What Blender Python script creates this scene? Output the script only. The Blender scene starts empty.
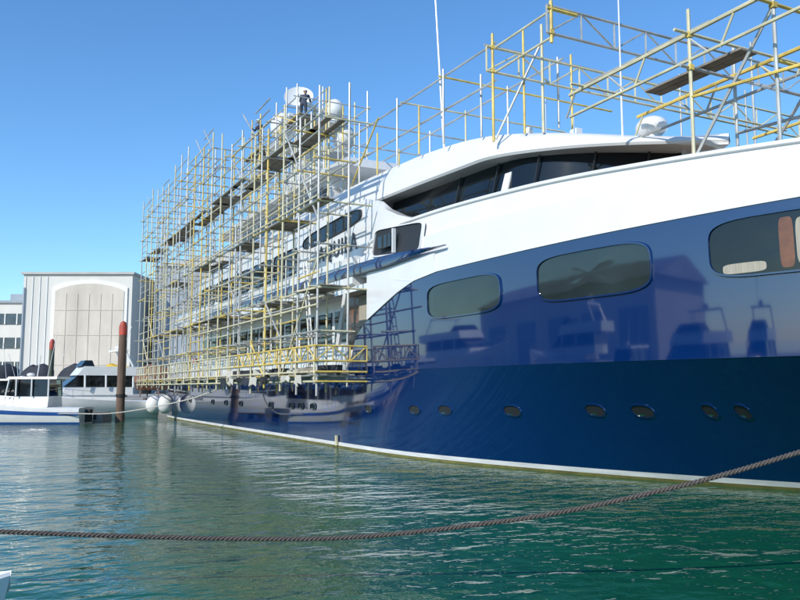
import bpy, math, random
from mathutils import Vector, Matrix
random.seed(11)
K = 2.0/3.0          # survey units -> metres
sc = bpy.context.scene
sc.view_settings.view_transform = 'Standard'
sc.view_settings.look = 'None'
sc.view_settings.exposure = 0

# ------------------------------------------------------------------ materials
MATS = {}
def mat(name, col, rough=0.5, metal=0.0, coat=0.0, var=0.0, vscale=2.0, bump=0.0, bscale=20.0, spec=0.5, stretch=(1,1,1)):
    if name in MATS: return MATS[name]
    m = bpy.data.materials.new(name); m.use_nodes = True
    nt = m.node_tree; b = nt.nodes['Principled BSDF']
    b.inputs['Base Color'].default_value = (*col, 1)
    b.inputs['Roughness'].default_value = rough
    b.inputs['Metallic'].default_value = metal
    b.inputs['Coat Weight'].default_value = coat
    b.inputs['Coat Roughness'].default_value = 0.03
    b.inputs['Specular IOR Level'].default_value = spec
    tc = nt.nodes.new('ShaderNodeTexCoord')
    mp = nt.nodes.new('ShaderNodeMapping'); mp.inputs['Scale'].default_value = stretch
    nt.links.new(tc.outputs['Object'], mp.inputs['Vector'])
    if var > 0:
        n = nt.nodes.new('ShaderNodeTexNoise'); n.inputs['Scale'].default_value = vscale; n.inputs['Detail'].default_value = 6
        n.inputs['Roughness'].default_value = 0.65
        nt.links.new(mp.outputs['Vector'], n.inputs['Vector'])
        r = nt.nodes.new('ShaderNodeValToRGB')
        r.color_ramp.elements[0].position = 0.3; r.color_ramp.elements[1].position = 0.7
        r.color_ramp.elements[0].color = (*[max(0, c*(1-var)) for c in col], 1)
        r.color_ramp.elements[1].color = (*[min(1, c*(1+var*0.5)) for c in col], 1)
        nt.links.new(n.outputs['Fac'], r.inputs['Fac'])
        nt.links.new(r.outputs['Color'], b.inputs['Base Color'])
    if bump > 0:
        n2 = nt.nodes.new('ShaderNodeTexNoise'); n2.inputs['Scale'].default_value = bscale; n2.inputs['Detail'].default_value = 3
        nt.links.new(mp.outputs['Vector'], n2.inputs['Vector'])
        bp = nt.nodes.new('ShaderNodeBump'); bp.inputs['Strength'].default_value = 1.0
        bp.inputs['Distance'].default_value = bump
        nt.links.new(n2.outputs['Fac'], bp.inputs['Height'])
        nt.links.new(bp.outputs['Normal'], b.inputs['Normal'])
        if coat > 0: nt.links.new(bp.outputs['Normal'], b.inputs['Coat Normal'])
    MATS[name] = m
    return m

NAVY = mat('navy_gelcoat', (0.001, 0.017, 0.088), 0.05, coat=0.9, var=0.06, vscale=0.25, bump=0.0012, bscale=0.35, spec=0.7)
WHITE = mat('yacht_white_paint', (0.70, 0.70, 0.69), 0.25, coat=0.6, var=0.06, vscale=0.8, bump=0.002, bscale=0.8)
BOOT = mat('boot_stripe_white', (0.66, 0.67, 0.66), 0.4, var=0.25, vscale=1.5, stretch=(0.5,1,5))
ANTI = mat('waterline_slime', (0.15, 0.14, 0.04), 0.7, var=0.5, vscale=3)
GLASS = mat('tinted_glass', (0.008, 0.012, 0.015), 0.04, coat=0.0, var=0.5, vscale=0.6, spec=0.5)
GLASSO = mat('cabin_glass_curtained', (0.016, 0.026, 0.025), 0.04, coat=0.35, var=0.5, vscale=0.5, spec=0.6, bump=0.001, bscale=1.0)
CURT = mat('curtain_cloth', (0.36, 0.33, 0.26), 0.8, var=0.25, vscale=6, stretch=(6,1,0.3))
DARK = mat('dark_trim_and_recess_shade', (0.02, 0.022, 0.025), 0.5)  # dark trim, also the shade of the side opening put into colour
BROWN = mat('varnished_teak', (0.16, 0.06, 0.025), 0.35, coat=0.4, var=0.4, vscale=3)
TEAK = mat('teak_deck', (0.32, 0.22, 0.13), 0.7, var=0.2, vscale=8)
GALV = mat('galvanised_tube', (0.48, 0.48, 0.45), 0.45, metal=0.35, var=0.35, vscale=1.2)
CREAM = mat('cream_painted_tube', (0.60, 0.55, 0.36), 0.5, var=0.3, vscale=1.5)
YELL = mat('yellow_painted_tube', (0.68, 0.50, 0.12), 0.5, var=0.4, vscale=2)
BOARD = mat('scaffold_boards', (0.24, 0.21, 0.17), 0.85, var=0.45, vscale=2.5)
CHROME = mat('stainless', (0.6,0.6,0.6), 0.2, metal=1)
ROPE = mat('rope_fibre', (0.10, 0.085, 0.075), 0.9, var=0.4, vscale=30, bump=0.004, bscale=200)
ROPEW = mat('rope_white', (0.5, 0.48, 0.42), 0.9, var=0.3, vscale=20)
BLACK = mat('black_rubber', (0.02,0.02,0.022), 0.7, var=0.3, vscale=4)
CONC = mat('concrete', (0.33,0.31,0.28), 0.85, var=0.35, vscale=0.6, bump=0.01, bscale=8)
CLAD = mat('cream_white_cladding', (0.60,0.58,0.53), 0.7, var=0.14, vscale=0.15, stretch=(1,1,0.2))
DOOR = mat('shed_door_panels', (0.56,0.50,0.42), 0.75, var=0.22, vscale=0.25, stretch=(1,1,0.4))
GREY = mat('grey_cladding', (0.30,0.34,0.38), 0.7, var=0.15, vscale=0.2)
ROOFM = mat('roof_sheet', (0.42,0.42,0.40), 0.6, var=0.2, vscale=0.3)
WINB = mat('building_window', (0.05,0.07,0.09), 0.1, var=0.4, vscale=1)
PILE = mat('timber_pile', (0.15,0.10,0.07), 0.85, var=0.5, vscale=2, stretch=(1,1,0.2))
REDP = mat('red_pile_cap', (0.42,0.06,0.035), 0.6, var=0.3)
DARKP = mat('weathered_pile', (0.09,0.10,0.07), 0.85, var=0.4)
BOATW = mat('fibreglass_white', (0.74,0.74,0.72), 0.3, coat=0.4, var=0.08)
BOATB = mat('boat_blue_band', (0.02,0.08,0.28), 0.3, coat=0.4, var=0.1)
TARP = mat('dark_boat_cover', (0.025,0.03,0.04), 0.8, var=0.4, vscale=1)
TARPY = mat('yellow_tarp', (0.65,0.42,0.03), 0.7, var=0.2)
TARPB = mat('brown_cover', (0.2,0.09,0.05), 0.7, var=0.2)
SKIN = mat('skin', (0.42,0.25,0.17), 0.6)
HAIR = mat('hair', (0.03,0.02,0.015), 0.8)
CLOTH = mat('dark_overalls', (0.03,0.035,0.06), 0.9, var=0.3, vscale=5)
CLOTH2 = mat('navy_jacket', (0.05,0.06,0.09), 0.9, var=0.3, vscale=5)
HAT = mat('hard_hat', (0.7,0.7,0.68), 0.35)
NAMEM = mat('ship_name_grey', (0.03,0.04,0.055), 0.35)

# ------------------------------------------------------------------ builder
class B:
    def __init__(s, name, smooth=False):
        s.name=name; s.v=[]; s.f=[]; s.m=[]; s.ms=[]; s.smooth=smooth
    def mi(s, m):
        if m not in s.ms: s.ms.append(m)
        return s.ms.index(m)
    def face(s, idx, m): s.f.append(tuple(idx)); s.m.append(s.mi(m))
    def loft(s, rings, m, closed=True, caps=True, rowmats=None):
        o=len(s.v); n=len(rings[0])
        for r in rings: s.v += [tuple(p) for p in r]
        for i in range(len(rings)-1):
            for j in range(n if closed else n-1):
                k=(j+1)%n
                s.face((o+i*n+j,o+i*n+k,o+(i+1)*n+k,o+(i+1)*n+j), rowmats[j] if rowmats else m)
        if caps:
            s.face([o+j for j in range(n)][::-1], m)
            s.face([o+(len(rings)-1)*n+j for j in range(n)], m)
    def loft2(s, rings, m, **k):   # port + mirrored starboard
        s.loft(rings, m, **k)
        s.loft([[(p[0],46-p[1],p[2]) for p in r] for r in rings], m, **k)
    def tube(s, p, q, r, m, n=6, r2=None):
        p=Vector(p); q=Vector(q); d=(q-p)
        if d.length<1e-5: return
        d.normalize()
        a=d.orthogonal().normalized(); b=d.cross(a)
        r2 = r if r2 is None else r2
        R1=[p+(a*math.cos(t)+b*math.sin(t))*r for t in [2*math.pi*i/n for i in range(n)]]
        R2=[q+(a*math.cos(t)+b*math.sin(t))*r2 for t in [2*math.pi*i/n for i in range(n)]]
        s.loft([R1,R2], m)
    def box(s, c, d, m, rot=0.0):
        x,y,z=d[0]/2,d[1]/2,d[2]/2; ca,sa=math.cos(rot),math.sin(rot)
        def P(a,b,cc): return (c[0]+a*ca-b*sa, c[1]+a*sa+b*ca, c[2]+cc)
        s.loft([[P(-x,-y,-z),P(x,-y,-z),P(x,y,-z),P(-x,y,-z)],[P(-x,-y,z),P(x,-y,z),P(x,y,z),P(-x,y,z)]], m)
    def ball(s, c, r, m, nu=16, nv=10, sc=(1,1,1), z0=-1.0):
        rings=[]
        for i in range(nv+1):
            t=math.asin(z0)+(math.pi/2-math.asin(z0))*i/nv
            rr=max(math.cos(t),1e-3)*r
            rings.append([(c[0]+rr*sc[0]*math.cos(2*math.pi*j/nu), c[1]+rr*sc[1]*math.sin(2*math.pi*j/nu), c[2]+r*sc[2]*math.sin(t)) for j in range(nu)])
        s.loft(rings, m)
    def make(s, parent=None, M=None, angle=35):
        me=bpy.data.meshes.new(s.name)
        if M is None: M=Matrix.Scale(K,4)
        me.from_pydata([M@Vector(v) for v in s.v],[],s.f)
        for m in s.ms: me.materials.append(m)
        me.polygons.foreach_set('material_index', s.m)
        import bmesh
        bm=bmesh.new(); bm.from_mesh(me); bmesh.ops.recalc_face_normals(bm, faces=bm.faces); bm.to_mesh(me); bm.free()
        if s.smooth:
            me.polygons.foreach_set('use_smooth',[True]*len(me.polygons))
            me.set_sharp_from_angle(angle=math.radians(angle))
        ob=bpy.data.objects.new(s.name, me); sc.collection.objects.link(ob)
        if parent: ob.parent=parent
        return ob
def empty(name):
    e=bpy.data.objects.new(name,None); sc.collection.objects.link(e); e.empty_display_size=0.5; return e

def pchip(pts):
    xs=[p[0] for p in pts]; ys=[p[1] for p in pts]; n=len(xs)
    h=[xs[i+1]-xs[i] for i in range(n-1)]; d=[(ys[i+1]-ys[i])/h[i] for i in range(n-1)]
    m=[d[0]]+[0 if d[i-1]*d[i]<=0 else 2*d[i-1]*d[i]/(d[i-1]+d[i]) for i in range(1,n-1)]+[d[-1]]
    def f(x):
        if x<=xs[0]: return ys[0]
        if x>=xs[-1]: return ys[-1]+m[-1]*(x-xs[-1])
        i=0
        while x>xs[i+1]: i+=1
        t=(x-xs[i])/h[i]
        return (2*t**3-3*t*t+1)*ys[i]+(t**3-2*t*t+t)*h[i]*m[i]+(-2*t**3+3*t*t)*ys[i+1]+(t**3-t*t)*h[i]*m[i+1]
    return f
def lin(pts):
    def f(x):
        if x<=pts[0][0]: return pts[0][1]
        for a,b in zip(pts,pts[1:]):
            if x<=b[0]: return a[1]+(b[1]-a[1])*(x-a[0])/(b[0]-a[0])
        return pts[-1][1]
    return f
def smoothed(f,w):
    return lambda x: sum(f(x+w*k/8)*(1+math.cos(math.pi*k/9)) for k in range(-8,9))/sum((1+math.cos(math.pi*k/9)) for k in range(-8,9))
def rng(a,b,st):
    n=max(1,int(round((b-a)/st))); return [a+(b-a)*i/n for i in range(n+1)]

# ------------------------------------------------------------------ YACHT
YC=23.0
yacht=empty('motor_yacht')
yd=smoothed(pchip([(-84,16.3),(-76,16.0),(-50,15.98),(-32,16.0),(-28,16.08),(-24,16.25),(-20,16.6),(-16,17.3),(-13,18.0),(-10,19.2),(-7,20.9),(-4,23.3)]),2.2)
yw=smoothed(pchip([(-84,16.5),(-76,16.1),(-60,16.04),(-40,16.04),(-34,16.1),(-31.2,16.25),(-26.4,17.25),(-21.5,18.8),(-15.9,21.3),(-12,23.6),(-4,30)]),3.5)
ZK=3.8
ztop=lin([(-84,3.95),(-37.2,3.95),(-36.6,4.6),(-36.1,5.5),(-35,6.1),(-31.5,7.2),(-30,7.55),(-28,7.72),(-13,7.8),(-4,8.3)])
def hull_y(X,z):
    yk=yd(X)+0.12
    if z>=ZK: y=yk-0.12*(z-ZK)/4.0
    else:
        t=z/ZK
        y=yw(X)+(yk-yw(X))*t
    return min(YC,y)
xs=rng(-84,-38,1.0)+[-37.5]+rng(-37.2,-28,0.3)+rng(-27.6,-4,0.4)
hull=B('hull',True)
lowz=[-1.2,0,0.10,0.27,1.0,1.6,2.2,2.8,3.4,3.8]
hull.loft2([[(X,hull_y(X,z),z) for z in lowz] for X in xs], NAVY, closed=False, caps=False, rowmats=[ANTI,ANTI,BOOT]+[NAVY]*12)
hull.loft2([[(X,hull_y(X,ZK)-0.012,ZK+0.0)]+[(X,hull_y(X,ZK+(ztop(X)-ZK)*k/6),ZK+0.004+(ztop(X)-ZK-0.004)*k/6) for k in range(0,7)] for X in xs], NAVY, closed=False, caps=False)
tr=[(-84,hull_y(-84,z),z) for z in lowz]
o=len(hull.v); hull.v+=tr+[(p[0],46-p[1],p[2]) for p in tr]; n=len(tr)
for i in range(n-1): hull.face((o+i,o+i+1,o+n+i+1,o+n+i),NAVY)
hull.make(yacht,angle=60)
dk=B('decks')
def plate(Bd,x0,x1,z,yf,m,th=0.12,st=1.0):
    Bd.loft([[(X,yf(X),z),(X,46-yf(X),z),(X,46-yf(X),z-th),(X,yf(X),z-th)] for X in rng(x0,x1,st)],m)
plate(dk,-83.9,-36,3.7,lambda X:yd(X)+0.2,TEAK)
plate(dk,-36,-5.2,8.6,lambda X:min(YC-0.05,yd(X)+0.35),TEAK,st=0.5)
dk.make(yacht)
btop=pchip([(-37,9.6),(-35,10.2),(-33,10.55),(-29.6,10.5),(-23,10.2),(-17.4,9.77),(-13.1,9.4),(-8,9.0),(-4,8.9)])
def bul_y(X,z):
    return min(YC, yd(X)+0.0+0.16*max(0,(z-7.8)))
bw=B('forward_bulwark',True)
R=[]
for X in rng(-36.0,-28,0.4)+rng(-27.6,-4.2,0.4):
    zb=max(ztop(X)+0.0, 7.55 if X<-30 else 0); zt=btop(X)
    if X<-30: zb=8.5-(X+36)/6*0.95 if X>-36 else 8.5
    zm=zb+(zt-zb)*0.62
    R.append([(X,min(YC,bul_y(X,zb)-0.04),zb),(X,min(YC,bul_y(X,zm)-0.10),zm),(X,min(YC,bul_y(X,zm)+0.04),zm+0.05),(X,min(YC,bul_y(X,zt)+0.05),zt-0.14),
              (X,min(YC,bul_y(X,zt)-0.04),zt-0.10),(X,min(YC,bul_y(X,zt)-0.04),zt),
              (X,min(YC+.3,bul_y(X,zt)+0.35),zt),(X,min(YC+.3,bul_y(X,zb)+0.4),zb)])
bw.loft2(R,WHITE)
P=[]
for X in rng(-34.6,-28.2,0.4):
    zb=ztop(X); zt=8.5
    P.append([(X,yd(X)-0.03,zb),(X,yd(X)-0.03,zt),(X,yd(X)+0.3,zt),(X,yd(X)+0.3,zb)])
bw.loft2(P,WHITE)
bw.make(yacht)
ob=B('side_lobby')
ob.box((-36.8,17.0,6.6),(4.4,0.2,3.2),BROWN); ob.box((-36.2,16.5,7.9),(5,1.0,0.25),WHITE)
ob.box((-36.6,16.85,6.9),(1.5,0.1,1.6),CURT)
ob.tube((-38.9,16.1,3.9),(-37.2,16.1,8.5),0.16,WHITE)
ob.make(yacht)
md=B('main_deck_house',True)
md.loft2([[(X,yd(X)+0.02,3.9),(X,yd(X)+0.08,5.2),(X,yd(X)+0.3,5.2),(X,yd(X)+0.3,3.9)] for X in rng(-83.8,-37.4,1.2)],WHITE)
md.loft([[(X,17.9,3.8),(X,17.9,8.5),(X,46-17.9,8.5),(X,46-17.9,3.8)] for X in rng(-76,-36,2)],WHITE)
md.make(yacht)
mg=B('main_deck_windows')
for i in range(13):
    x0=-75+i*2.9
    for yy in (17.86,46-17.86): mg.box((x0+1.2,yy,6.5),(2.3,0.06,1.8),GLASS)
mg.make(yacht)
us=B('upper_deck_slab',True)
ysl=pchip([(-80,18.5),(-78.5,16.6),(-76,15.95),(-60,15.8),(-30,15.85),(-27,16.0)])
us.loft([[(X,ysl(X)+.25,8.0),(X,ysl(X),8.15),(X,ysl(X),9.5),(X,ysl(X)+.15,9.55),(X,46-ysl(X)-.15,9.55),(X,46-ysl(X),9.5),(X,46-ysl(X),8.15),(X,46-ysl(X)-.25,8.0)] for X in rng(-80,-36,0.8)],WHITE)
R=[]
for X in rng(-70,-27.2,0.6):
    t=min(1,(-27.2-X)/5); t2=min(1,(X+70)/6)
    h=0.26*max(0.05,t)*max(0.05,t2); zc=8.78 - 0.10*max(0,(X+36)/9)
    y0=min(ysl(X),yd(X))-0.05 if X>-36.5 else ysl(X)-0.03
    R.append([(X,y0,zc-h),(X,y0-0.05,zc),(X,y0,zc+h),(X,y0+0.1,zc+h),(X,y0+0.1,zc-h)])
us.loft2(R,NAVY)
us.make(yacht)
uh=B('upper_deck_house',True)
ut=lin([(-78,12.5),(-36,12.5),(-35,12.2),(-34,11.6),(-32.5,11.0),(-30.5,10.4),(-29,10.1)])
ub=9.0
R=[]
for X in rng(-72,-29,0.5):
    yy=16.55
    R.append([(X,yy,ub),(X,yy+0.02,max(ut(X),ub+.3)),(X,yy+0.5,max(ut(X),ub+.3)),(X,yy+0.5,ub)])
uh.loft2(R,WHITE)
uh.loft2([[(X,15.95,9.02),(X,16.05,9.95+0.0),(X,16.2,9.95),(X,16.2,9.02)] for X in rng(-79,-66,1.2)],WHITE)
uh.make(yacht)
def flat_panel(Bd,x0,x1,z0,z1,y,m,frame=None,sh0=0,sh1=0,e=3.5,surf=None,off=0.03,fr=0.05,nseg=40):
    pts=[]; cx,cz=(x0+x1)/2,(z0+z1)/2; a,b=(x1-x0)/2,(z1-z0)/2
    for i in range(nseg):
        t=2*math.pi*i/nseg; c,s=math.cos(t),math.sin(t)
        px=cx+a*math.copysign(abs(c)**(2/e),c); pz=cz+b*math.copysign(abs(s)**(2/e),s)
        pz+= (sh0+(sh1-sh0)*(px-x0)/(x1-x0))
        pts.append((px,pz))
    sf=surf if surf else (lambda X,z:y)
    for mir in (0,1):
        o=len(Bd.v); g=lambda yy:(46-yy) if mir else yy
        lv=[1.0,0.66,0.33]
        for l in lv:
            for px,pz in pts:
                X=cx+(px-cx)*l; Z=cz+(pz-cz)*l
                Bd.v.append((X,g(sf(X,Z)-off),Z))
        Bd.v.append((cx,g(sf(cx,cz)-off),cz))
        for k in range(2):
            for i in range(nseg):
                j=(i+1)%nseg; Bd.face((o+k*nseg+i,o+k*nseg+j,o+(k+1)*nseg+j,o+(k+1)*nseg+i),m)
        for i in range(nseg):
            Bd.face((o+2*nseg+i,o+2*nseg+(i+1)%nseg,o+3*nseg),m)
        if frame:
            rg=[]
            for i in range(nseg):
                px,pz=pts[i]
                dx,dz=px-cx,pz-cz
                nx,nz=dx/a*b,dz/b*a; L=math.hypot(nx,nz) or 1; nx/=L; nz/=L
                rr=[]
                for u,w in ((-fr*.2,off*.3),(-fr*.2,off+fr*.9),(fr*.6,off+fr*.9),(fr,off*.3-.02)):
                    X=px+nx*u; Z=pz+nz*u
                    rr.append((X,g(sf(X,Z)-w),Z))
                rg.append(rr)
            rg.append(rg[0])
            Bd.loft(rg,frame,caps=False)
uw=B('upper_deck_windows',True)
for (a,b) in ((-70.5,-66),(-65.5,-61),(-60.5,-56),(-55.5,-51),(-50.5,-46)):
    flat_panel(uw,a,b,10.0,11.6,16.55,GLASS,DARK,e=6,off=0.02)
flat_panel(uw,-45,-36.5,11.35,12.15,16.55,GLASS,DARK,sh0=-0.2,sh1=0.1,e=3,off=0.02)
flat_panel(uw,-34.3,-29.5,8.95,10.25,16.0,DARK,WHITE,sh0=0.3,sh1=-0.15,e=9,surf=lambda X,z:bul_y(X,z)-0.05,off=0.06,fr=0.08)  # opening drawn as a flat panel, its inner shade put into the colour
uw.box((-32.6,15.96,9.70),(1.3,0.1,0.6),GLASSO); uw.box((-31.7,15.95,9.6),(0.10,0.16,1.1),WHITE)
uw.make(yacht)
_ra=pchip([(-76,19.5),(-74,18.0),(-70,17.4),(-60,17.1),(-42,17.1),(-34,17.4),(-28,17.9)])
def roof_y(X):
    if X<-28: return _ra(X)
    d=(X+28)/8.8
    return YC-5.1*max(0.0,1-d**1.65)
rt=pchip([(-76,13.4),(-60,14.2),(-42,14.3),(-34,14.2),(-30,14.0),(-25,13.2),(-22,12.5),(-19.2,11.85)])
rb=pchip([(-76,12.9),(-60,12.5),(-28,12.4),(-24,12.15),(-19.2,11.6)])
rf=B('pilothouse_roof',True)
R=[]
for X in rng(-76,-28,0.8)+rng(-27.6,-20.3,0.3)+rng(-20.1,-19.22,0.12):
    y=roof_y(X); t=rt(X); b=rb(X); w=min(1.2,(YC-y)*0.5)
    h=[(y+0.5*min(1,w),b),(y+0.08,b+0.06),(y,b+0.16),(y+0.10*min(1,w),b+(t-b)*0.55),(y+0.45*w,t-0.06),(y+w,t+0.02),(YC-0.01,t+0.14)]
    R.append([(X,a,c) for a,c in h]+[(X,46-a,c) for a,c in h[::-1]])
rf.loft(R,WHITE); rf.make(yacht)
pg=B('pilothouse_glass',True)
def glass_y(X):
    if X<-27: return 17.75+(X+36)*0.08
    d=(X+27)/5.6
    return YC-(YC-18.47)*max(0.0,1-d**1.9)
R=[]
for X in rng(-36,-27,0.5)+rng(-26.7,-22,0.3)+rng(-21.9,-21.42,0.06):
    y=glass_y(X)
    R.append([(X,min(YC-.01,y-0.15),9.3),(X,min(YC-.01,y+0.35),rb(X)+0.05),(X,46-min(YC-.01,y+0.35),rb(X)+0.05),(X,46-min(YC-.01,y-0.15),9.3)])
pg.loft(R,GLASS)
pg.make(yacht)
pm=B('pilothouse_mullions')
for X in (-30.5,-27.8,-25.4,-23.6,-22.3):
    y=glass_y(X)
    for g in (lambda q:q, lambda q:46-q):
        pm.tube((X,g(y-0.17),9.3),(X+0.25 if X>-27 else X+0.5,g(y+0.30),rb(X)+0.05),0.045,DARK,4)
pm.loft2([[(X,glass_y(X)-0.13,10.55),(X,glass_y(X)+0.24,11.85),(X,glass_y(X)+0.30,11.85),(X,glass_y(X)-0.05,10.55)] for X in (-26.9,-26.5)],WHITE)
pm.make(yacht)
th=B('sundeck_house',True)
th.loft([[(X,18.9,14.2),(X,19.1,16.6),(X,26.9,16.6),(X,27.1,14.2)] for X in rng(-68,-47,3)],WHITE)
th.loft([[(X,18.2+abs(X+59)**3/8000,16.6),(X,18.1+abs(X+59)**3/8000,16.85),(X,18.5+abs(X+59)**3/8000,17.1),(X,27.5-abs(X+59)**3/8000,17.1),(X,27.9-abs(X+59)**3/8000,16.85),(X,27.8-abs(X+59)**3/8000,16.6)] for X in rng(-73,-44,1)],WHITE)
for i in range(7):
    for yy in (18.97,27.03): th.box((-66+i*2.9,yy,15.5),(2.3,0.12,1.1),GLASS)
th.loft([[(-47,19.3,14.2),(-47,26.7,14.2)],[(-44.5,19.6,14.2),(-44.5,26.4,14.2)],[(-46.5,19.5,15.8),(-46.5,26.5,15.8)],[(-47,19.3,15.8),(-47,26.7,15.8)]],WHITE,closed=False,caps=False)
th.make(yacht)
ms=B('radar_mast',True)
ms.loft([[(X-a,YC-b,z),(X+a,YC-b,z),(X+a,YC+b,z),(X-a,YC+b,z)] for X,a,b,z in ((-61.5,2.2,1.6,17.0),(-61.8,1.6,1.2,20),(-62,1.2,0.9,23),(-62,0.8,0.6,25.6))],WHITE)
ms.box((-61.5,YC,22.7),(3.0,6.6,0.3),WHITE); ms.box((-61.0,YC,24.9),(3.0,5.0,0.25),WHITE)
ms.ball((-60.2,20.2,24.0),1.0,WHITE,sc=(1,1,1.15)); ms.ball((-60.6,25.8,24.0),1.0,WHITE,sc=(1,1,1.15))
ms.tube((-60.2,20.2,22.8),(-60.2,20.2,23.5),0.5,WHITE,10)
ms.ball((-59.8,24.6,26.0),0.8,WHITE,sc=(1,1,1.15)); ms.tube((-59.8,24.6,24.9),(-59.8,24.6,25.5),0.35,WHITE,10)
c=Vector((-60.5,21.7,26.5)); ax=Vector((0.75,-0.35,0.5)).normalized(); a=ax.orthogonal().normalized(); b=ax.cross(a)
R=[]
for k in range(7):
    r=1.2*k/6+0.01; R.append([c+ax*(0.5*(r/1.2)**2)+(a*math.cos(2*math.pi*j/20)+b*math.sin(2*math.pi*j/20))*r for j in range(20)])
for k in range(6,-1,-1):
    r=1.2*k/6+0.01; R.append([c+ax*(0.5*(r/1.2)**2-0.08)+(a*math.cos(2*math.pi*j/20)+b*math.sin(2*math.pi*j/20))*r for j in range(20)])
ms.loft(R,WHITE); ms.tube((-61,22,24.9),c,0.18,WHITE)
ms.tube((-60,YC+.6,24.9),(-60,YC+.6,27.9),0.06,GALV); ms.box((-59.6,YC-0.2,25.8),(0.35,3.2,0.25),WHITE,0.5); ms.tube((-59.6,YC-.2,24.9),(-59.6,YC-.2,25.7),0.2,WHITE)
ms.make(yacht)
rl=B('deck_rails',True)
for z0,xa,xb,yy in ((5.2,-83,-39,16.15),(9.55,-79,-44,15.95),(14.2,-73,-40,17.5)):
    for g in (lambda q:q, lambda q:46-q):
        rl.tube((xa,g(yy),z0+.75),(xb,g(yy),z0+.75),.035,CHROME,5); rl.tube((xa,g(yy),z0+.4),(xb,g(yy),z0+.4),.02,CHROME,4)
        x=xa
        while x<=xb: rl.tube((x,g(yy),z0),(x,g(yy),z0+.75),.025,CHROME,4); x+=1.5
rl.make(yacht)
ra=B('roof_domes_and_antennas',True)
ra.ball((-22.0,22.1,12.9),0.5,WHITE,sc=(1.3,1.15,0.85)); ra.tube((-22,22.1,12.3),(-22,22.1,12.7),0.35,WHITE,12)
ra.ball((-26.0,19.3,13.5),0.18,WHITE); ra.tube((-26,19.3,13.0),(-26,19.3,13.4),0.08,WHITE)
ra.box((-24.6,20.6,13.25),(0.4,0.3,0.22),WHITE)
ra.tube((-31.0,18.2,14.0),(-31.6,18.0,23.5),0.07,WHITE,6,0.03)
ra.tube((-22.4,21.0,12.5),(-22.4,21.0,22.0),0.045,WHITE,6,0.02)
ra.tube((-25.5,19.8,13.1),(-25.5,19.8,14.8),0.03,CHROME); ra.tube((-24.0,20.0,12.9),(-24.0,20.0,13.7),0.03,CHROME)
ra.make(yacht)
hw=B('hull_windows',True)
sf=lambda X,z:hull_y(X,z)
flat_panel(hw,-28.8,-23.8,5.8,7.2,0,GLASSO,NAVY,surf=sf,e=4.5,off=0.015,fr=0.06)
flat_panel(hw,-21.8,-17.2,5.85,7.35,0,GLASSO,NAVY,surf=sf,e=4.5,off=0.015,fr=0.06)
flat_panel(hw,-15.4,-11.2,5.95,7.5,0,GLASS,NAVY,surf=sf,e=4.5,off=0.015,fr=0.06)
flat_panel(hw,-15.05,-13.9,6.03,6.3,0,CURT,surf=sf,e=4.5,off=0.02)
flat_panel(hw,-13.55,-13.2,6.05,7.35,0,BROWN,surf=sf,e=5,off=0.02)
flat_panel(hw,-13.15,-12.7,6.1,7.3,0,CURT,surf=sf,e=5,off=0.02)
hw.make(yacht)
pw=B('portholes',True)
for X,z in ((-15.8,2.33),(-16.7,2.33),(-18.8,2.28),(-20.5,2.27),(-24.2,2.17),(-28.1,2.12),(-30.3,2.08),(-34.6,2.02),(-41.8,1.98),(-43.7,1.97),(-45.3,1.95),(-49.2,1.9),(-56,1.9),(-60,1.9),(-64,1.9),(-72,1.9)):
    w=0.36 if X>-22 else 0.42
    if X>-17: w=0.20
    flat_panel(pw,X-w,X+w,z-0.19,z+0.19,0,DARK,NAVY,surf=sf,e=2.4,off=0.012,fr=0.04,nseg=24)
    flat_panel(pw,X-w*.75,X+w*.0,z-0.16,z-0.09,0,CHROME,None,surf=sf,e=2.2,off=0.02,nseg=12)  # metal sliver shaped as a glint on the lower rim
pw.make(yacht)
dt=B('hull_fittings')
dt.box((-38.2,15.96,0.35),(0.18,0.08,0.5),CREAM)
dt.make(yacht)
fd=B('stern_fenders',True)
for X,Y,Z in ((-84.6,15.2,1.3),(-78,15.1,1.5)):
    fd.ball((X,Y,Z),0.8,BOATW,sc=(1,1,1.15)); fd.tube((X,Y,Z+0.9),(X,Y+0.9,3.9),0.05,ROPEW)
fd.make(yacht)
tx=bpy.data.curves.new('ship_name','FONT'); tx.body='AQUILA'; tx.size=1.3*K; tx.extrude=0.01; tx.offset=0.006; tx.space_character=1.22
to=bpy.data.objects.new('name_lettering',tx); sc.collection.objects.link(to)
to.location=(-42.4*K,16.5*K,10.1*K); to.rotation_euler=(math.radians(90),0,0); tx.materials.append(NAMEM); to.parent=yacht

# ------------------------------------------------------------------ SCAFFOLD
scf=empty('scaffolding')
TB=B('tubes',True); BD=B('boards')
def col():
    r=random.random(); return GALV if r<0.58 else (CREAM if r<0.85 else YELL)
def T(p,q,m=None,r=0.050): 
    TB.tube(p,q,r,m or col(),6)
def ladder(p,q,h,m,n=None,diag=True,r=0.055):
    p=Vector(p); q=Vector(q); up=Vector((0,0,-h)); L=(q-p).length; n=n or max(2,int(L/1.0))
    TB.tube(p,q,r,m,6); TB.tube(p+up,q+up,r,m,6)
    for i in range(n+1):
        a=p.lerp(q,i/n); TB.tube(a,a+up,r*0.75,m,5)
        if diag and i<n:
            b=p.lerp(q,(i+1)/n); 
            TB.tube((a if i%2 else a+up),(b+up if i%2 else b),r*0.7,m,5)
stop=lin([(-84,20.4),(-70,20.9),(-58,20.2),(-50,18.8),(-42,17.5),(-34,16.6)])
XS=[-34.6-2.6*i for i in range(20)]
ZL=[3.6+2.05*k for k in range(9)]
rows=(13.45,15.0)
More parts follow.
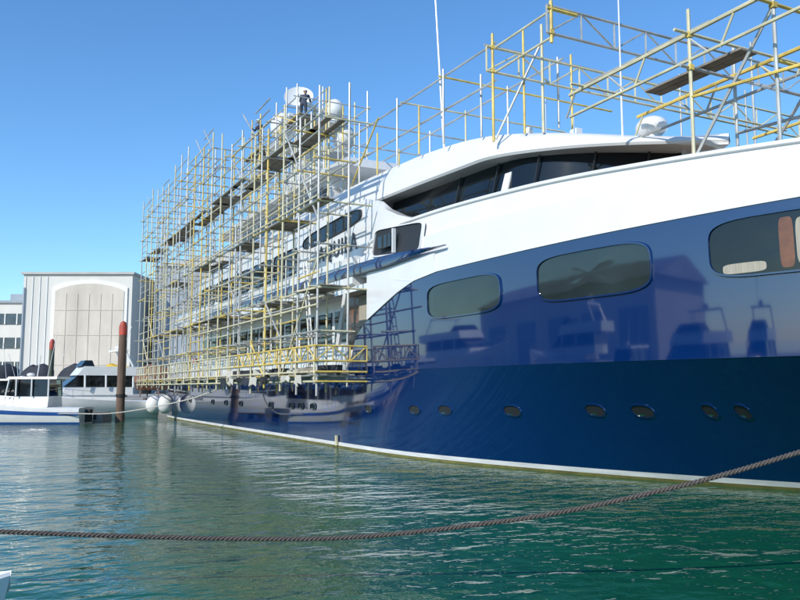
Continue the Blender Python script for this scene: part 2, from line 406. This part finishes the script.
for i,X in enumerate(XS):
    tp=stop(X)
    for y in rows:
        m=col()
        xx=X+random.uniform(-.12,.12)
        T((xx,y,3.1-random.random()*0.5),(xx+random.uniform(-.1,.1),y,tp+random.uniform(-.4,1.8)),m,0.058)
        for z in ZL:
            if z<tp: TB.box((xx,y,z),(0.14,0.14,0.14),random.choice([GALV,YELL,GALV]))
        if random.random()<.3:
            x3=X-1.2; T((x3,y,random.choice(ZL[:4])),(x3,y,random.uniform(12,tp+.5)))
    for z in ZL:
        if z<tp+.5:
            T((X,rows[0]-random.uniform(.1,.5),z),(X,rows[1]+0.35+ (0.9 if random.random()<.4 else 0),z))
    if i<len(XS)-1:
        X2=XS[i+1]
        for k,z in enumerate(ZL):
            if z>=tp+0.5: continue
            name_bay = (k==3 and X>-46)
            for y in rows:
                if random.random()<(0.4 if name_bay else 0.92): T((X+random.uniform(0,.4),y,z+random.uniform(-.06,.06)),(X2-random.uniform(0,.4),y,z+random.uniform(-.06,.06)))
            if name_bay: continue
            if random.random()<0.6: T((X+.1,rows[0],z+0.7),(X2-.1,rows[0],z+0.7+random.uniform(-.05,.05)),r=0.043)
            if random.random()<0.4: T((X+.1,rows[0],z+1.35),(X2-.1,rows[0],z+1.35+random.uniform(-.05,.05)),r=0.043)
            if random.random()<0.13: T((X,rows[0]-.05,z),(X2,rows[0]-.05,z+2.05),r=0.045)
            if (k==0 and random.random()<.9) or (k==6 and random.random()<.75) or (k in (2,4) and random.random()<0.45):
                for b in range(4):
                    if random.random()<0.85:
                        BD.box(((X+X2)/2+random.uniform(-.25,.25),rows[0]+0.25+b*0.36,z+0.09),(2.9,0.32,0.06),BOARD)
# bottom lattice beams & guard frames
ladder((-34.4,13.3,4.95),(-48,13.3,4.95),0.7,YELL,n=14,r=.045)
ladder((-48,13.3,4.95),(-84,13.3,4.95),0.7,CREAM,n=32,r=.045,diag=False)
for z in (3.75,3.3): T((-34.4,13.35,z),(-84,13.35,z),CREAM)
ladder((-34.4,13.3,4.95),(-34.4,15.9,4.95),0.7,YELL,n=3,r=.045)
for z in (3.75,3.3): T((-34.4,13.3,z),(-34.4,15.9,z),YELL)
for i in range(20): T((-34.6-i*2.5,13.33,3.3),(-34.6-i*2.5,13.33,5.0),CREAM)
for z in (6.8,11.9): T((-34,13.2,z),(-60,13.2,z),CREAM)
for a in (0,0.45):
    T((-36.0+a,13.7,3.7),(-37.2+a,13.7,9.2),GALV,0.035)
for k in range(12):
    x=-36.0-1.2*k/12; z=3.7+5.5*k/12; T((x,13.7,z),(x+.45,13.7,z),GALV,0.025)
T((-34.6,13.45,9.1),(-39.5,13.45,3.7)); T((-39.5,13.45,16.4),(-34.6,13.45,10.9))
for i in range(14):
    x=-35-i*3.5; T((x,13.4,3.45),(x,16.4,3.45),GALV,0.06)
for i in range(40):
    x=random.uniform(-52,-35); BD.box((x,random.uniform(13.6,14.8),3.85),(random.uniform(.4,1.8),random.uniform(.2,.6),random.uniform(.1,.45)),random.choice([BOARD,BLACK,BLACK,TARP,ROPEW]),random.random())
for i in range(9):   # dust sheets hanging off the platform edge
    x=-36-i*1.7; w_=random.uniform(.8,1.5); h_=random.uniform(.25,.6)
    BD.loft([[(x-w_*k/4,13.2+0.06*math.sin(k*2+i),3.62),(x-w_*k/4,13.16+0.08*math.cos(k*3+i),3.62-h_*(.8+.2*math.sin(k*4+i)))] for k in range(5)],random.choice([ROPEW,TARP,BLACK]),closed=False,caps=False)
for y in (17.3,19.6):
    for i in range(12):
        X=-47-i*2.5
        T((X,y,14.2 if y<18.5 else 17.1),(X,y,19.3+random.uniform(0,1.4)))
        for z in (15.9,19.0):
            if i<11: T((X,y,z),(X-2.5,y,z)); 
        if y<18:
            T((X,17.3,19.0),(X,19.6,19.0))
# mast tower
for y in (19.3,21.6,25.0):
    for X in (-68,-65.6,-63.2,-59,-56.6,-54.2):
        T((X,y,17.0),(X,y,random.uniform(24.4,26.6)),None,0.065)
    for z in (18.6,20.8,23.0,24.4):
        T((-68.4,y,z),(-53.8,y,z)); 
        if random.random()<.6: T((-68.2,y,z+.95),(-53.8,y,z+.95))
for X in (-68,-65.6,-63.2,-59,-56.6,-54.2):
    for z in (18.6,20.8,23.0,24.4): T((X,19,z),(X,25.3,z))
for z,xa,xb in ((20.9,-68,-63.2),(23.1,-68,-63.2),(23.1,-57.6,-54.2)):
    for b in range(4): BD.box(((xa+xb)/2,19.6+b*0.4,z),(xb-xa+.4,0.36,0.07),BOARD)
T((-68,19.3,18.8),(-63.2,19.3,22.4)); T((-59,19.3,18.8),(-54.2,19.3,22.4)); T((-54.2,19.3,22.4),(-59,19.3,24.4))
# intermediate frames to the fore roof
for i in range(9):
    X=-44+i*2.3; y=17.7+max(0,(X+30)*0.25)
    T((X,y,rt(X)-0.1),(X,y,17.3+random.uniform(0,.5) if i%2==0 else 16.4))
for z in (17.2,15.6): T((-46,17.7,z),(-26.4,18.0,z),GALV)
T((-46,21.5,17.2),(-26.4,21.5,17.2),GALV)
for i in range(5):
    T((-42+i*3.8,17.7,17.2),(-42+i*3.8,28,17.2)); T((-42+i*3.8,21.5,14.2),(-42+i*3.8,21.5,17.4))
T((-40.5,17.7,14.3),(-37,17.7,17.2))
# transverse lattice beams across the ship
ladder((-22.5,17.6,17.0),(-22.5,37,17.0),1.05,GALV,n=12)
ladder((-26.5,17.6,17.0),(-26.5,37,17.0),1.05,CREAM,n=12)
T((-26.5,18.0,17.0),(-22.5,18.0,17.0)); T((-26.5,18.0,15.95),(-22.5,18.0,15.95))
T((-26.5,22.6,16.2),(-19.5,22.6,16.2),GALV)
T((-22.5,17.6,16.9),(-22.5,19.0,16.9),YELL,.07); T((-26.5,17.9,13.0),(-26.5,17.9,17.6),YELL,.06); T((-24.9,19.2,13.1),(-24.9,19.2,17.6),CREAM,.06)
T((-22.5,17.8,15.6),(-22.5,17.8,17.2),YELL,.07)
T((-26.5,22,13.1),(-26.5,22,17.5)); T((-26.5,28.5,12),(-26.5,28.5,17.8)); T((-22.5,28.5,9),(-22.5,28.5,17.8)); T((-22.5,33,3),(-22.5,33,17.8)); T((-26.5,33,3),(-26.5,33,17.8))
T((-26.5,18,13.1),(-24.9,19.2,16.9)); 
# foredeck frames
for y,z in ((18.0,13.4),(21.2,13.1),(27.5,13.2)):
    TB.tube((-21.8,y,z),(-8.5,y,z+.1),0.065,CREAM if y<19 else YELL,6)
    if y>27: continue
    TB.tube((-21.8,y,z-.8),(-8.5,y,z-.7),0.05,CREAM if y<19 else GALV,6)
    for i in range(8):
        x=-21.5+i*1.7; T((x,y,z),(x+(0.8 if i%2 else -0.5),y,z-.8),r=.035)
for X,Y in ((-13.9,18.6),(-16.3,18.0),(-17.4,21.2),(-14.0,27.5),(-17.4,27.5),(-11,20)):
    T((X,Y,8.7),(X,Y,14.2),None,.055)
for X in (-13.9,-16.3,-21):
    T((X,17.4,13.45),(X,28.5,13.45)); 
T((-16.3,17.6,12.4),(-16.3,28,12.4))
T((-13.9,18.6,11.0),(-17.5,21.2,13.1)); T((-13.9,18.6,13.4),(-16.3,18.0,9.6)); T((-16.3,18,11.5),(-11,19,11.4),YELL); T((-14.2,21.2,11),(-17.4,21.2,11.2))
T((-17.4,21.2,9),(-14.2,21.2,12.5)); T((-14,18.6,11.9),(-14,27.5,11.9),YELL); 
for X,Y,z in ((-13.9,18.6,13.4),(-16.3,18.0,13.4),(-16.3,18,12.4),(-22.5,17.8,16),(-26.5,17.9,16),(-26.5,17.9,17),(-17.4,21.2,13.1)): TB.box((X,Y,z),(.16,.16,.16),YELL)
for b in range(2): BD.box((-18,20+b*.4,13.25),(4,0.36,0.07),BOARD)
TB.make(scf); BD.make(scf)

# ------------------------------------------------------------------ ROPES
def rope(name,pts,rad,m,pitch=0.35,n=500,parent=None):
    P=[Vector(p) for p in pts]
    ts=list(range(len(P)))
    fx=[pchip([(t,P[t][k]) for t in ts]) for k in range(3)]
    bb=B(name,True)
    path=[Vector([fx[k](t*(len(P)-1)/n) for k in range(3)]) for t in range(n+1)]
    L=0; acc=[0]
    for a,b in zip(path,path[1:]): L+=(b-a).length; acc.append(L)
    for s in range(3):
        R=[]
        for i,p in enumerate(path):
            d=(path[min(i+1,n)]-path[max(i-1,0)]).normalized()
            u=d.cross(Vector((0,0,1))).normalized(); w=u.cross(d)
            ph=2*math.pi*(acc[i]/pitch+s/3)
            c=p+(u*math.cos(ph)+w*math.sin(ph))*rad*0.5
            R.append([c+(u*math.cos(q)+w*math.sin(q))*rad*0.55 for q in [2*math.pi*j/6 for j in range(6)]])
        bb.loft(R,m)
    return bb.make(parent)
rope('mooring_rope',[(-17,-9,2.6),(-15.2,-4.5,1.45),(-13.3,0.27,0.92),(-11.8,4.35,0.72),(-10.3,7.0,1.0),(-9.1,8.87,1.45),(-8.04,10.8,2.05),(-6,15.5,4.0),(-4.6,21,6.8)],0.038,ROPE,0.20,1400)
rope('stern_line',[(-52,15.9,4.0),(-60,13.0,2.1),(-70,8,0.9),(-74,3,0.9)],0.05,ROPEW,1.0,120)

# ------------------------------------------------------------------ MARINA GRID (quay runs across the basin)
def G(f,r,z=0): return (-.8897*f+.4566*r, .4566*f+.8897*r, z)
GR=math.atan2(.8897,.4566)
def gbox(bd,f,r,z,df,dr,dz,m): bd.box(G(f,r,z),(dr,df,dz),m,GR)

q=B('quay'); 
gbox(q,330,-40,0.2,460,700,3.0,CONC); q.make()
q2=B('quay_fender_line')
for i in range(60):
    gbox(q2,99.8,-150+i*3.2,0.6,0.35,0.35,2.4,PILE)
q2.make()
pn=B('floating_pontoon'); gbox(pn,74.5,-50,0.35,2.4,46,0.7,CONC)
gbox(pn,74.5,-50,0.75,2.3,45.8,0.08,BOARD)
for i in range(14): gbox(pn,73.2,-72+i*3.4,0.45,0.2,0.5,0.5,BLACK)
pn.make()
def pile(f,r,h,rad,body,cap):
    p=B('mooring_pile',True); x,y,_=G(f,r)
    p.loft([[(x+rad*k*math.cos(a),y+rad*k*math.sin(a),z) for a in [2*math.pi*j/14 for j in range(14)]] for z,k in ((-1,1.1),(0.6,1.08),(0.61,1.0),(h-1.3,.92))],body)
    p.loft([[(x+rad*k*math.cos(a),y+rad*k*math.sin(a),z) for a in [2*math.pi*j/14 for j in range(14)]] for z,k in ((h-1.29,.95),(h-.5,.95),(h-.1,.6),(h,.05))],cap)
    for z in (2.2,): p.loft([[(x+rad*k*math.cos(a),y+rad*k*math.sin(a),zz) for a in [2*math.pi*j/14 for j in range(14)]] for zz,k in ((z,1.0),(z,1.15),(z+.25,1.15),(z+.25,1.0))],BLACK)
    p.make()
pile(73,-25.3,9.1,0.38,PILE,REDP); pile(98,-42.6,9.0,0.34,DARKP,REDP); pile(96,-24.5,6.6,.35,PILE,REDP)

sh=empty('boat_shed')
s=B('walls')
gbox(s,190,-71,14.5,30,24,27.0,CLAD); s.make(sh)
s=B('door_and_frame')
W=15.2; cx=-68.2; f0=174.95
arch=[]
for i in range(13):
    t=i/12; arch.append((cx-W/2+W*t, 24.2+1.7*math.sin(math.pi*t)**0.7))
def gp(bd,poly,f,th,m):
    a=[G(f,r,z) for r,z in poly]; b=[G(f-th,r,z) for r,z in poly]; bd.loft([a,b],m)
outer=[(cx-W/2-.7,1.7)]+[(r+(r-cx)*0.09,z+0.8) for r,z in arch]+[(cx+W/2+.7,1.7)]
inner=[(cx-W/2,1.7)]+arch+[(cx+W/2,1.7)]
gp(s,outer,f0,0.25,BOATW); gp(s,inner,f0-.25,0.12,DOOR)
for i in range(1,6): gbox(s,f0-.42,cx-W/2+W*i/6,12.6,0.08,0.08,22,DOOR)
for z in (8,14.5,20): gbox(s,f0-.42,cx,z,0.06,W-.2,0.10,DOOR)
s.make(sh)
s=B('roof_and_trim')
gbox(s,190,-71,28.2,31,24.9,0.5,ROOFM)
for i in range(4): gbox(s,174.9,-82.5+i*1.6,14.5,0.12,0.12,26,BOATW)
gbox(s,174.7,-82.7,13,0.3,0.3,24,GREY); gbox(s,174.8,-79.0,4.5,0.15,1.6,3.6,GREY); s.make(sh)
sh2=empty('office_building')
s=B('walls'); gbox(s,205,-99,12.5,24,27,22,CLAD); s.make(sh2)
s=B('windows')
for z in (8,13.8,19.6):
    gbox(s,192.9,-99,z,0.15,24,2.6,WINB)
    for i in range(9): gbox(s,192.75,-110+i*2.9,z,0.12,0.25,2.6,BOATW)
s.make(sh2)
s=B('roof'); gbox(s,205,-99,23.8,25,28,0.6,GREY); gbox(s,203,-95,25.3,6,6,2.4,GREY); s.make(sh2)
sh3=empty('grey_warehouse')
s=B('walls'); gbox(s,200,-38,16,34,37,30,GREY); s.make(sh3)
s=B('roof'); 
s.loft([[G(f,-57,31),G(f,-38,34.5),G(f,-19,31)] for f in (182.5,217.5)],ROOFM); s.make(sh3)
s=B('cladding_ribs')
for i in range(36): gbox(s,182.9,-56+i*1.0,16,0.15,0.12,29.5,GREY)
s.make(sh3)

# ---- boats (metres, local x forward)
def boat(name,pos,head,L,Bm,kind='launch',band=BOATB,free=1.0):
    e=empty(name); x,y,z=pos
    M=Matrix.Translation((x*K,y*K,z*K))@Matrix.Rotation(head,4,'Z')
    h=B('hull',True); R=[]
    for i in range(17):
        t=i/16; X=-L/2+L*t
        b=Bm/2*(0.88+0.12*min(1,t*3))*(1-max(0,(t-0.45)/0.55)**2.4)+0.01
        zs=free*(0.85+0.45*t*t); bw=b*(0.86-0.25*t*t)
        xo=0.08*L*max(0,t-.6)/.4
        half=[(X-xo,0.0,-0.45+0.35*t**3),(X-xo*.6,bw*.9,-0.12),(X-xo*.4,bw,0.12),(X,b*.97,zs*.55),(X,b*1.0,zs*.78),(X,b,zs),(X,b-min(.1,b*.5),zs+.05),(X,0,zs+.08)]
        R.append(half+[(p[0],-p[1],p[2]) for p in half[-2:0:-1]])
    n=len(R[0]); rmm=[BOATW]*n
    for j in (3,10): rmm[j]=band
    rmm[1]=band; rmm[12]=band
    h.loft(R,BOATW,rowmats=rmm); h.make(e,M)
    c=B('cabin',True); zc=free*0.95
    def cab(x0,x1,w0,w1,z0,z1,rk0,rk1,m):
        c.loft([[(x0,-w0,z0),(x1,-w0*.8,z0),(x1,w0*.8,z0),(x0,w0,z0)],[(x0+rk0,-w1,z1),(x1-rk1,-w1*.78,z1),(x1-rk1,w1*.78,z1),(x0+rk0,w1,z1)]],m)
    w=Bm*0.40
    if kind=='launch':
        cab(-L*.12,L*.36,w*.95,w*.8,zc,zc+.5,0,L*.12,BOATW)
        cab(-L*.25,L*.16,w,w*.86,zc,zc+.6,0,.25,BOATW)
        cab(-L*.25,L*.15,w*.9,w*.84,zc+.6,zc+1.55,0.05,L*.085,GLASS)
        cab(-L*.31,L*.09,w*.95,w*.9,zc+1.55,zc+1.68,0,.08,BOATW)
        for X in (-L*.25,-L*.12,0.0,L*.08):
            for sgn in (-1,1): c.tube((X,sgn*w*.93,zc+.59),(X+.03-(.18 if X>L*.05 else 0),sgn*w*.87,zc+1.56),.045,BOATW)
        c.tube((-L*.1,0,zc+1.65),(-L*.12,0,zc+2.9),.03,BOATW); c.ball((-L*.05,0,zc+1.8),.22,BOATW,sc=(1,1,.5))
        c.tube((-L*.2,.3,zc+1.65),(-L*.26,.3,zc+4.2),.015,BOATW)
        c.tube((-L*.2,-.5,zc+1.65),(-L*.3,-.5,zc+3.4),.015,BOATW)
        c.box((-L*.5-.12,0,.45),(.3,.4,.7),BLACK)
    else:
        cab(-L*.2,L*.38,w*.95,w*.8,zc,zc+.6,0,L*.1,BOATW)
        cab(-L*.3,L*.2,w,w*.9,zc+.3,zc+.85,0,.2,BOATW)
        cab(-L*.3,L*.19,w*.92,w*.86,zc+.85,zc+1.6,0.05,L*.1,GLASS)
        cab(-L*.38,L*.1,w,w*.97,zc+1.6,zc+2.2,0,.45,BOATW)
        cab(-L*.02,L*.07,w*.8,w*.6,zc+2.2,zc+2.6,.1,.3,GLASS)
        for X in (-L*.3,-L*.1,L*.05):
            for sgn in (-1,1): c.tube((X,sgn*w*.97,zc+.8),(X,sgn*w*.9,zc+1.62),.06,BOATW)
        for sgn in (-1,1): c.tube((-L*.3,sgn*w*.9,zc+2.2),(-L*.24,sgn*w*.8,zc+3.3),.07,BOATW)
        c.box((-L*.22,0,zc+3.3),(.7,w*1.8,.12),BOATW); c.ball((-L*.22,0,zc+3.5),.25,BOATW,sc=(1,1,.6)); c.tube((-L*.24,.4,zc+3.3),(-L*.3,.4,zc+5),.02,BOATW)
    c.make(e,M)
    r=B('rails',True)
    prev=None
    for i in range(8):
        t=.5+.48*i/7; X=-L/2+L*t; b=Bm/2*(1-max(0,(t-0.45)/0.55)**2.4)-.08; zs=free*(0.85+0.45*t*t)
        cur=[(X,sg*max(b,0.03),zs) for sg in (-1,1)]
        for k in (0,1):
            p=cur[k]; r.tube(p,(p[0],p[1],p[2]+.55),.018,CHROME)
            if prev: r.tube((prev[k][0],prev[k][1],prev[k][2]+.55),(p[0],p[1],p[2]+.55),.018,CHROME)
        prev=cur
    r.make(e,M)
    return e
boat('cabin_launch',G(68.5,-32.0),GR+math.pi,7.2,2.5)
boat('flybridge_cruiser',G(81,-31.5),GR+math.pi*1.2,9,3.1,'fly',BOATW,1.3)
boat('cabin_launch',G(86,-40),GR+math.pi*.4,7.5,2.6,'launch',BOATW)
boat('cabin_launch',G(88,-47),GR+math.pi*.55,8,2.8,'fly',BOATB)
boat('flybridge_cruiser',G(84,-54),GR+math.pi*.45,9,3,'fly',BOATW)
boat('added_white_boat',(-75,-20,0),0.05,17,5.2,'fly',BOATW,2.9)  # unseen big white boats added for bright reflections in the hull
boat('added_white_boat',(-50,-23,0),math.pi-0.1,13,4.6,'fly',BOATW,2.4)  # second unseen boat, also added for the hull reflections
fleet=[(-36,-17,9,'launch'),(-29,-19,11,'fly'),(-22,-22,9,'fly'),(12,-20,10,'fly'),(25,-22,11,'fly'),(0,-24,10,'launch'),(-95,-22,11,'fly'),(38,-18,12,'fly'),(-10,-26,13,'fly')]
for (x,y,L,k) in fleet:
    boat('flybridge_cruiser' if k=='fly' else 'cabin_launch',(x,y,0),math.pi/2+random.uniform(-.1,.1),L,L*.32,k,random.choice([BOATB,BOATW]),free=1.3)
w=B('near_quay'); w.box((-20,-75,0.6),(300,90,2.6),CONC); w.make()
w=empty('harbour_shed'); s=B('walls'); s.box((-75,-60,7),(60,24,11),CLAD); s.make(w)
s=B('roof'); s.loft([[(x,-73,12.4),(x,-60,15.5),(x,-47,12.4)] for x in (-106,-44)],ROOFM); s.make(w)
s=B('doors'); 
for i in range(5): s.box((-98+i*12,-47.9,5.5),(7,0.2,7),GREY)
s.make(w)
w=empty('harbour_shed'); s=B('walls'); s.box((30,-62,6),(50,24,9),GREY); s.make(w)
s=B('roof'); s.loft([[(x,-75,10.4),(x,-62,13.5),(x,-49,10.4)] for x in (4,56)],ROOFM); s.make(w)
w=B('viewing_pontoon'); w.box((1.5,-2,0.4),(5,22,0.8),CONC); w.make()

def covered(f,r,m,L=7,a=0):
    c=B('covered_boat',True); x,y,_=G(f,r); R=[]
    M=Matrix.Translation((x*K,y*K,1.1))@Matrix.Rotation(GR+a,4,'Z')
    for i in range(9):
        t=i/8; X=-L/2+L*t; b=1.3*math.sin(math.pi*min(1,.25+t*.75))**.6+.02; zr=2.6+0.6*math.sin(math.pi*t)**.7+random.uniform(-.12,.12)
        R.append([(X,-b*.4,.7),(X,-b,1.5),(X,-b,1.9),(X,-b*.4,zr-.15),(X,0,zr),(X,b*.4,zr-.15),(X,b,1.9),(X,b,1.5),(X,b*.4,.7)])
    c.loft(R,m)
    for X in (-L*.3,L*.25):
        for s_ in (-1,1): c.tube((X,s_*1.1,0.05),(X,s_*.9,1.6),.06,PILE)
        c.box((X,0,.5),(.2,2.2,.2),PILE)
    c.make(None,M)
for r,m in ((-63,TARP),(-57.5,TARP),(-52,TARP),(-46.5,TARP),(-41.0,TARPY),(-35.5,TARPB)):
    covered(116,r,m,3.1,random.uniform(-.3,.3))

def dinghy():
    M=Matrix.Translation((-10.45*K,0.35*K,0.02))@Matrix.Rotation(GR+0.35,4,'Z')
    d=B('dinghy',True); R=[]; L=2.6
    for i in range(14):
        t=i/13; X=-L+L*t; b=.65*(1-t**3)+.02; zs=.38+.18*t*t
        half=[(X-.2*t,0,-.1+.2*t**3),(X-.1*t,b*.8,.05),(X,b,zs),(X,b-.05*min(1,b*5),zs+.03),(X,(b-.08)*.9 if b>.1 else 0,zs-.02),(X,(b-.1)*.7 if b>.12 else 0,.12 if t<.9 else zs-.1),(X,0,.10 if t<.9 else zs-.1)]
        R.append(half+[(p[0],-p[1],p[2]) for p in half[-2:0:-1]])
    d.loft(R,BOATW); d.box((-1.1,0,.3),(.25,1.15,.04),BOARD); d.box((-1.9,0,.3),(.25,1.15,.04),BOARD)
    d.make(None,M)
dinghy()

# ------------------------------------------------------------------ WORKERS
def worker(name,pos,head,cloth,lean=0.15,arm=0.7):
    e=empty(name); M=Matrix.Translation(Vector(pos)*K)@Matrix.Rotation(head,4,'Z')
    V=[];E=[];Rd=[]
    def add(p,r,par=None):
        V.append(M@Vector(p)); Rd.append(r)
        if par is not None: E.append((par,len(V)-1))
        return len(V)-1
    pel=add((0,0,.95),.15); w_=add((lean*.3,0,1.12),.14,pel); ch=add((lean,0,1.36),.165,w_); nk=add((lean*1.2,0,1.50),.07,ch)
    hands=[]
    for s in (-1,1):
        hp=add((0,s*.10,.90),.11,pel); kn=add((.06+.05*s,s*.12,.50),.075,hp); an=add((-.02+.05*s,s*.13,.09),.05,kn); add((.14+.05*s,s*.14,.04),.045,an)
        sh_=add((lean,s*.20,1.42),.075,ch); el=add((lean+.12*arm,s*.27,1.15),.055,sh_); wr=add((lean+.12*arm+.22,s*.20,1.08+.2*arm),.035,el); hands.append((lean+.12*arm+.22,s*.20,1.08+.2*arm))
    def skin(nm,V,E,Rd,m):
        me=bpy.data.meshes.new(nm); me.from_pydata(V,E,[]); me.materials.append(m)
        o=bpy.data.objects.new(nm,me); sc.collection.objects.link(o); o.parent=e
        md=o.modifiers.new('Skin','SKIN'); md.use_smooth_shade=True
        for i,v in enumerate(me.skin_vertices[0].data): v.radius=(Rd[i],Rd[i]); v.use_root=(i==0)
        o.modifiers.new('Sub','SUBSURF').levels=1; o.modifiers['Sub'].render_levels=1
    skin('body',V,E,Rd,cloth)
    for k,hp in enumerate(hands):
        V=[];E=[];Rd=[]; hx=Vector(hp); s=-1 if k==0 else 1
        w0=add(hx,.03); p0=add(hx+Vector((.06,0,0)),.035,w0)
        for j,(dy,l) in enumerate(((-.03,.07),(-.01,.08),(.01,.075),(.03,.06))):
            a=add(hx+Vector((.09,dy,0)),.009,p0); b=add(hx+Vector((.09+l*.6,dy,-.01)),.009,a); add(hx+Vector((.09+l*.8,dy,-.045)),.008,b)
        a=add(hx+Vector((.05,-s*.045,0)),.011,w0); add(hx+Vector((.09,-s*.06,-.02)),.009,a)
        skin('hand',V,E,Rd,SKIN)
    h=B('head',True); hx=lean*1.25+.02
    h.ball((hx,0,1.64),.10,SKIN,14,10,(1.0,.8,1.2)); h.tube((hx+.09,0,1.65),(hx+.13,0,1.62),.018,SKIN,6,.012)
    for s in (-1,1): h.ball((hx,s*.083,1.635),.025,SKIN,6,4,(.6,.4,1.2)); h.ball((hx+.088,s*.033,1.665),.010,HAIR,6,4)
    h.box((hx+.093,0,1.585),(.01,.04,.008),HAIR)
    h.ball((hx-.012,0,1.66),.108,HAIR,14,6,(1.0,.84,1.1),0.1); h.make(e,M)
    h=B('hard_hat',True); h.ball((hx,0,1.70),.125,HAT,16,6,(1.05,.9,.85),0.0); h.box((hx+.1,0,1.70),(.12,.16,.015),HAT); h.make(e,M)
worker('scaffold_worker',(-64.6,19.8,23.14),-1.2,CLOTH)
worker('scaffold_worker',(-55.6,20.3,23.14),2.6,CLOTH2,0.35,0.9)

# ------------------------------------------------------------------ WATER
wm=bpy.data.materials.new('harbour_water'); wm.use_nodes=True; nt=wm.node_tree; b=nt.nodes['Principled BSDF']
b.inputs['Roughness'].default_value=0.03; b.inputs['IOR'].default_value=1.33
tc=nt.nodes.new('ShaderNodeTexCoord')
def noise(scale,detail,stretch,rot=0,rough=.55,dist=0):
    mp=nt.nodes.new('ShaderNodeMapping'); mp.inputs['Scale'].default_value=stretch; mp.inputs['Rotation'].default_value=(0,0,rot)
    n=nt.nodes.new('ShaderNodeTexNoise'); n.inputs['Scale'].default_value=scale; n.inputs['Detail'].default_value=detail; n.inputs['Roughness'].default_value=rough; n.inputs['Distortion'].default_value=dist
    nt.links.new(tc.outputs['Object'],mp.inputs['Vector']); nt.links.new(mp.outputs['Vector'],n.inputs['Vector']); return n
def mth(op,a,b_):
    m=nt.nodes.new('ShaderNodeMath'); m.operation=op
    for i,q_ in enumerate((a,b_)):
        if isinstance(q_,(int,float)): m.inputs[i].default_value=q_
        else: nt.links.new(q_,m.inputs[i])
    return m.outputs[0]
n1=noise(1.5,2,(1,0.6,1),0.5,.45,0.4); n2=noise(5.0,3,(1,0.65,1),-0.3,.5,0.3); n3=noise(0.25,2,(1,1,1))
n4=noise(0.06,3,(1,1,1))
hgt=mth('ADD',mth('MULTIPLY',n1.outputs['Fac'],0.075),mth('ADD',mth('MULTIPLY',n2.outputs['Fac'],0.026),mth('MULTIPLY',n3.outputs['Fac'],0.12)))
hgt=mth('MULTIPLY',hgt,mth('ADD',mth('MULTIPLY',n4.outputs['Fac'],1.3),0.30))
bp=nt.nodes.new('ShaderNodeBump'); bp.inputs['Distance'].default_value=1.0; bp.inputs['Strength'].default_value=1.0
nt.links.new(hgt,bp.inputs['Height']); nt.links.new(bp.outputs['Normal'],b.inputs['Normal'])
cr=nt.nodes.new('ShaderNodeValToRGB'); cr.color_ramp.elements[0].color=(0.003,0.056,0.026,1); cr.color_ramp.elements[1].color=(0.008,0.098,0.044,1)
nt.links.new(n3.outputs['Fac'],cr.inputs['Fac']); nt.links.new(cr.outputs['Color'],b.inputs['Base Color'])
me=bpy.data.meshes.new('water'); me.from_pydata([(-3000,-3000,0),(3000,-3000,0),(3000,3000,0),(-3000,3000,0)],[],[(0,1,2,3)]); me.materials.append(wm)
sc.collection.objects.link(bpy.data.objects.new('water',me))

# ------------------------------------------------------------------ LIGHT
el=math.radians(34); hx,hy=0.42,-0.907
sd=Vector((hx*math.cos(el),hy*math.cos(el),math.sin(el))).normalized()
L=bpy.data.lights.new('sun','SUN'); L.energy=4.6; L.angle=math.radians(0.53); L.color=(1,0.95,0.87)
lo=bpy.data.objects.new('sun',L); sc.collection.objects.link(lo); lo.rotation_euler=sd.to_track_quat('Z','Y').to_euler()
wd=bpy.data.worlds.new('World'); sc.world=wd; wd.use_nodes=True; nt=wd.node_tree
sky=nt.nodes.new('ShaderNodeTexSky'); sky.sky_type='NISHITA'; sky.sun_disc=False; sky.sun_elevation=el; sky.sun_rotation=math.atan2(hx,hy)
sky.air_density=1.0; sky.dust_density=0.3; sky.ozone_density=2.0
hs=nt.nodes.new('ShaderNodeHueSaturation'); hs.inputs['Saturation'].default_value=1.15
mx=nt.nodes.new('ShaderNodeMix'); mx.data_type='RGBA'; mx.blend_type='MULTIPLY'; mx.inputs['Factor'].default_value=1.0
mx.inputs[7].default_value=(1.0,1.30,1.50,1)
nt.links.new(sky.outputs['Color'],hs.inputs['Color']); nt.links.new(hs.outputs['Color'],mx.inputs[6])
nt.links.new(mx.outputs[2],nt.nodes['Background'].inputs['Color']); nt.nodes['Background'].inputs['Strength'].default_value=0.14

cam=bpy.data.cameras.new('camera'); co=bpy.data.objects.new('camera',cam); sc.collection.objects.link(co); sc.camera=co
cam.lens=36; cam.sensor_width=36; cam.clip_end=6000; cam.clip_start=0.05
co.location=(0,0,3*K); co.rotation_euler=(math.radians(96.28),0,math.radians(62.83))
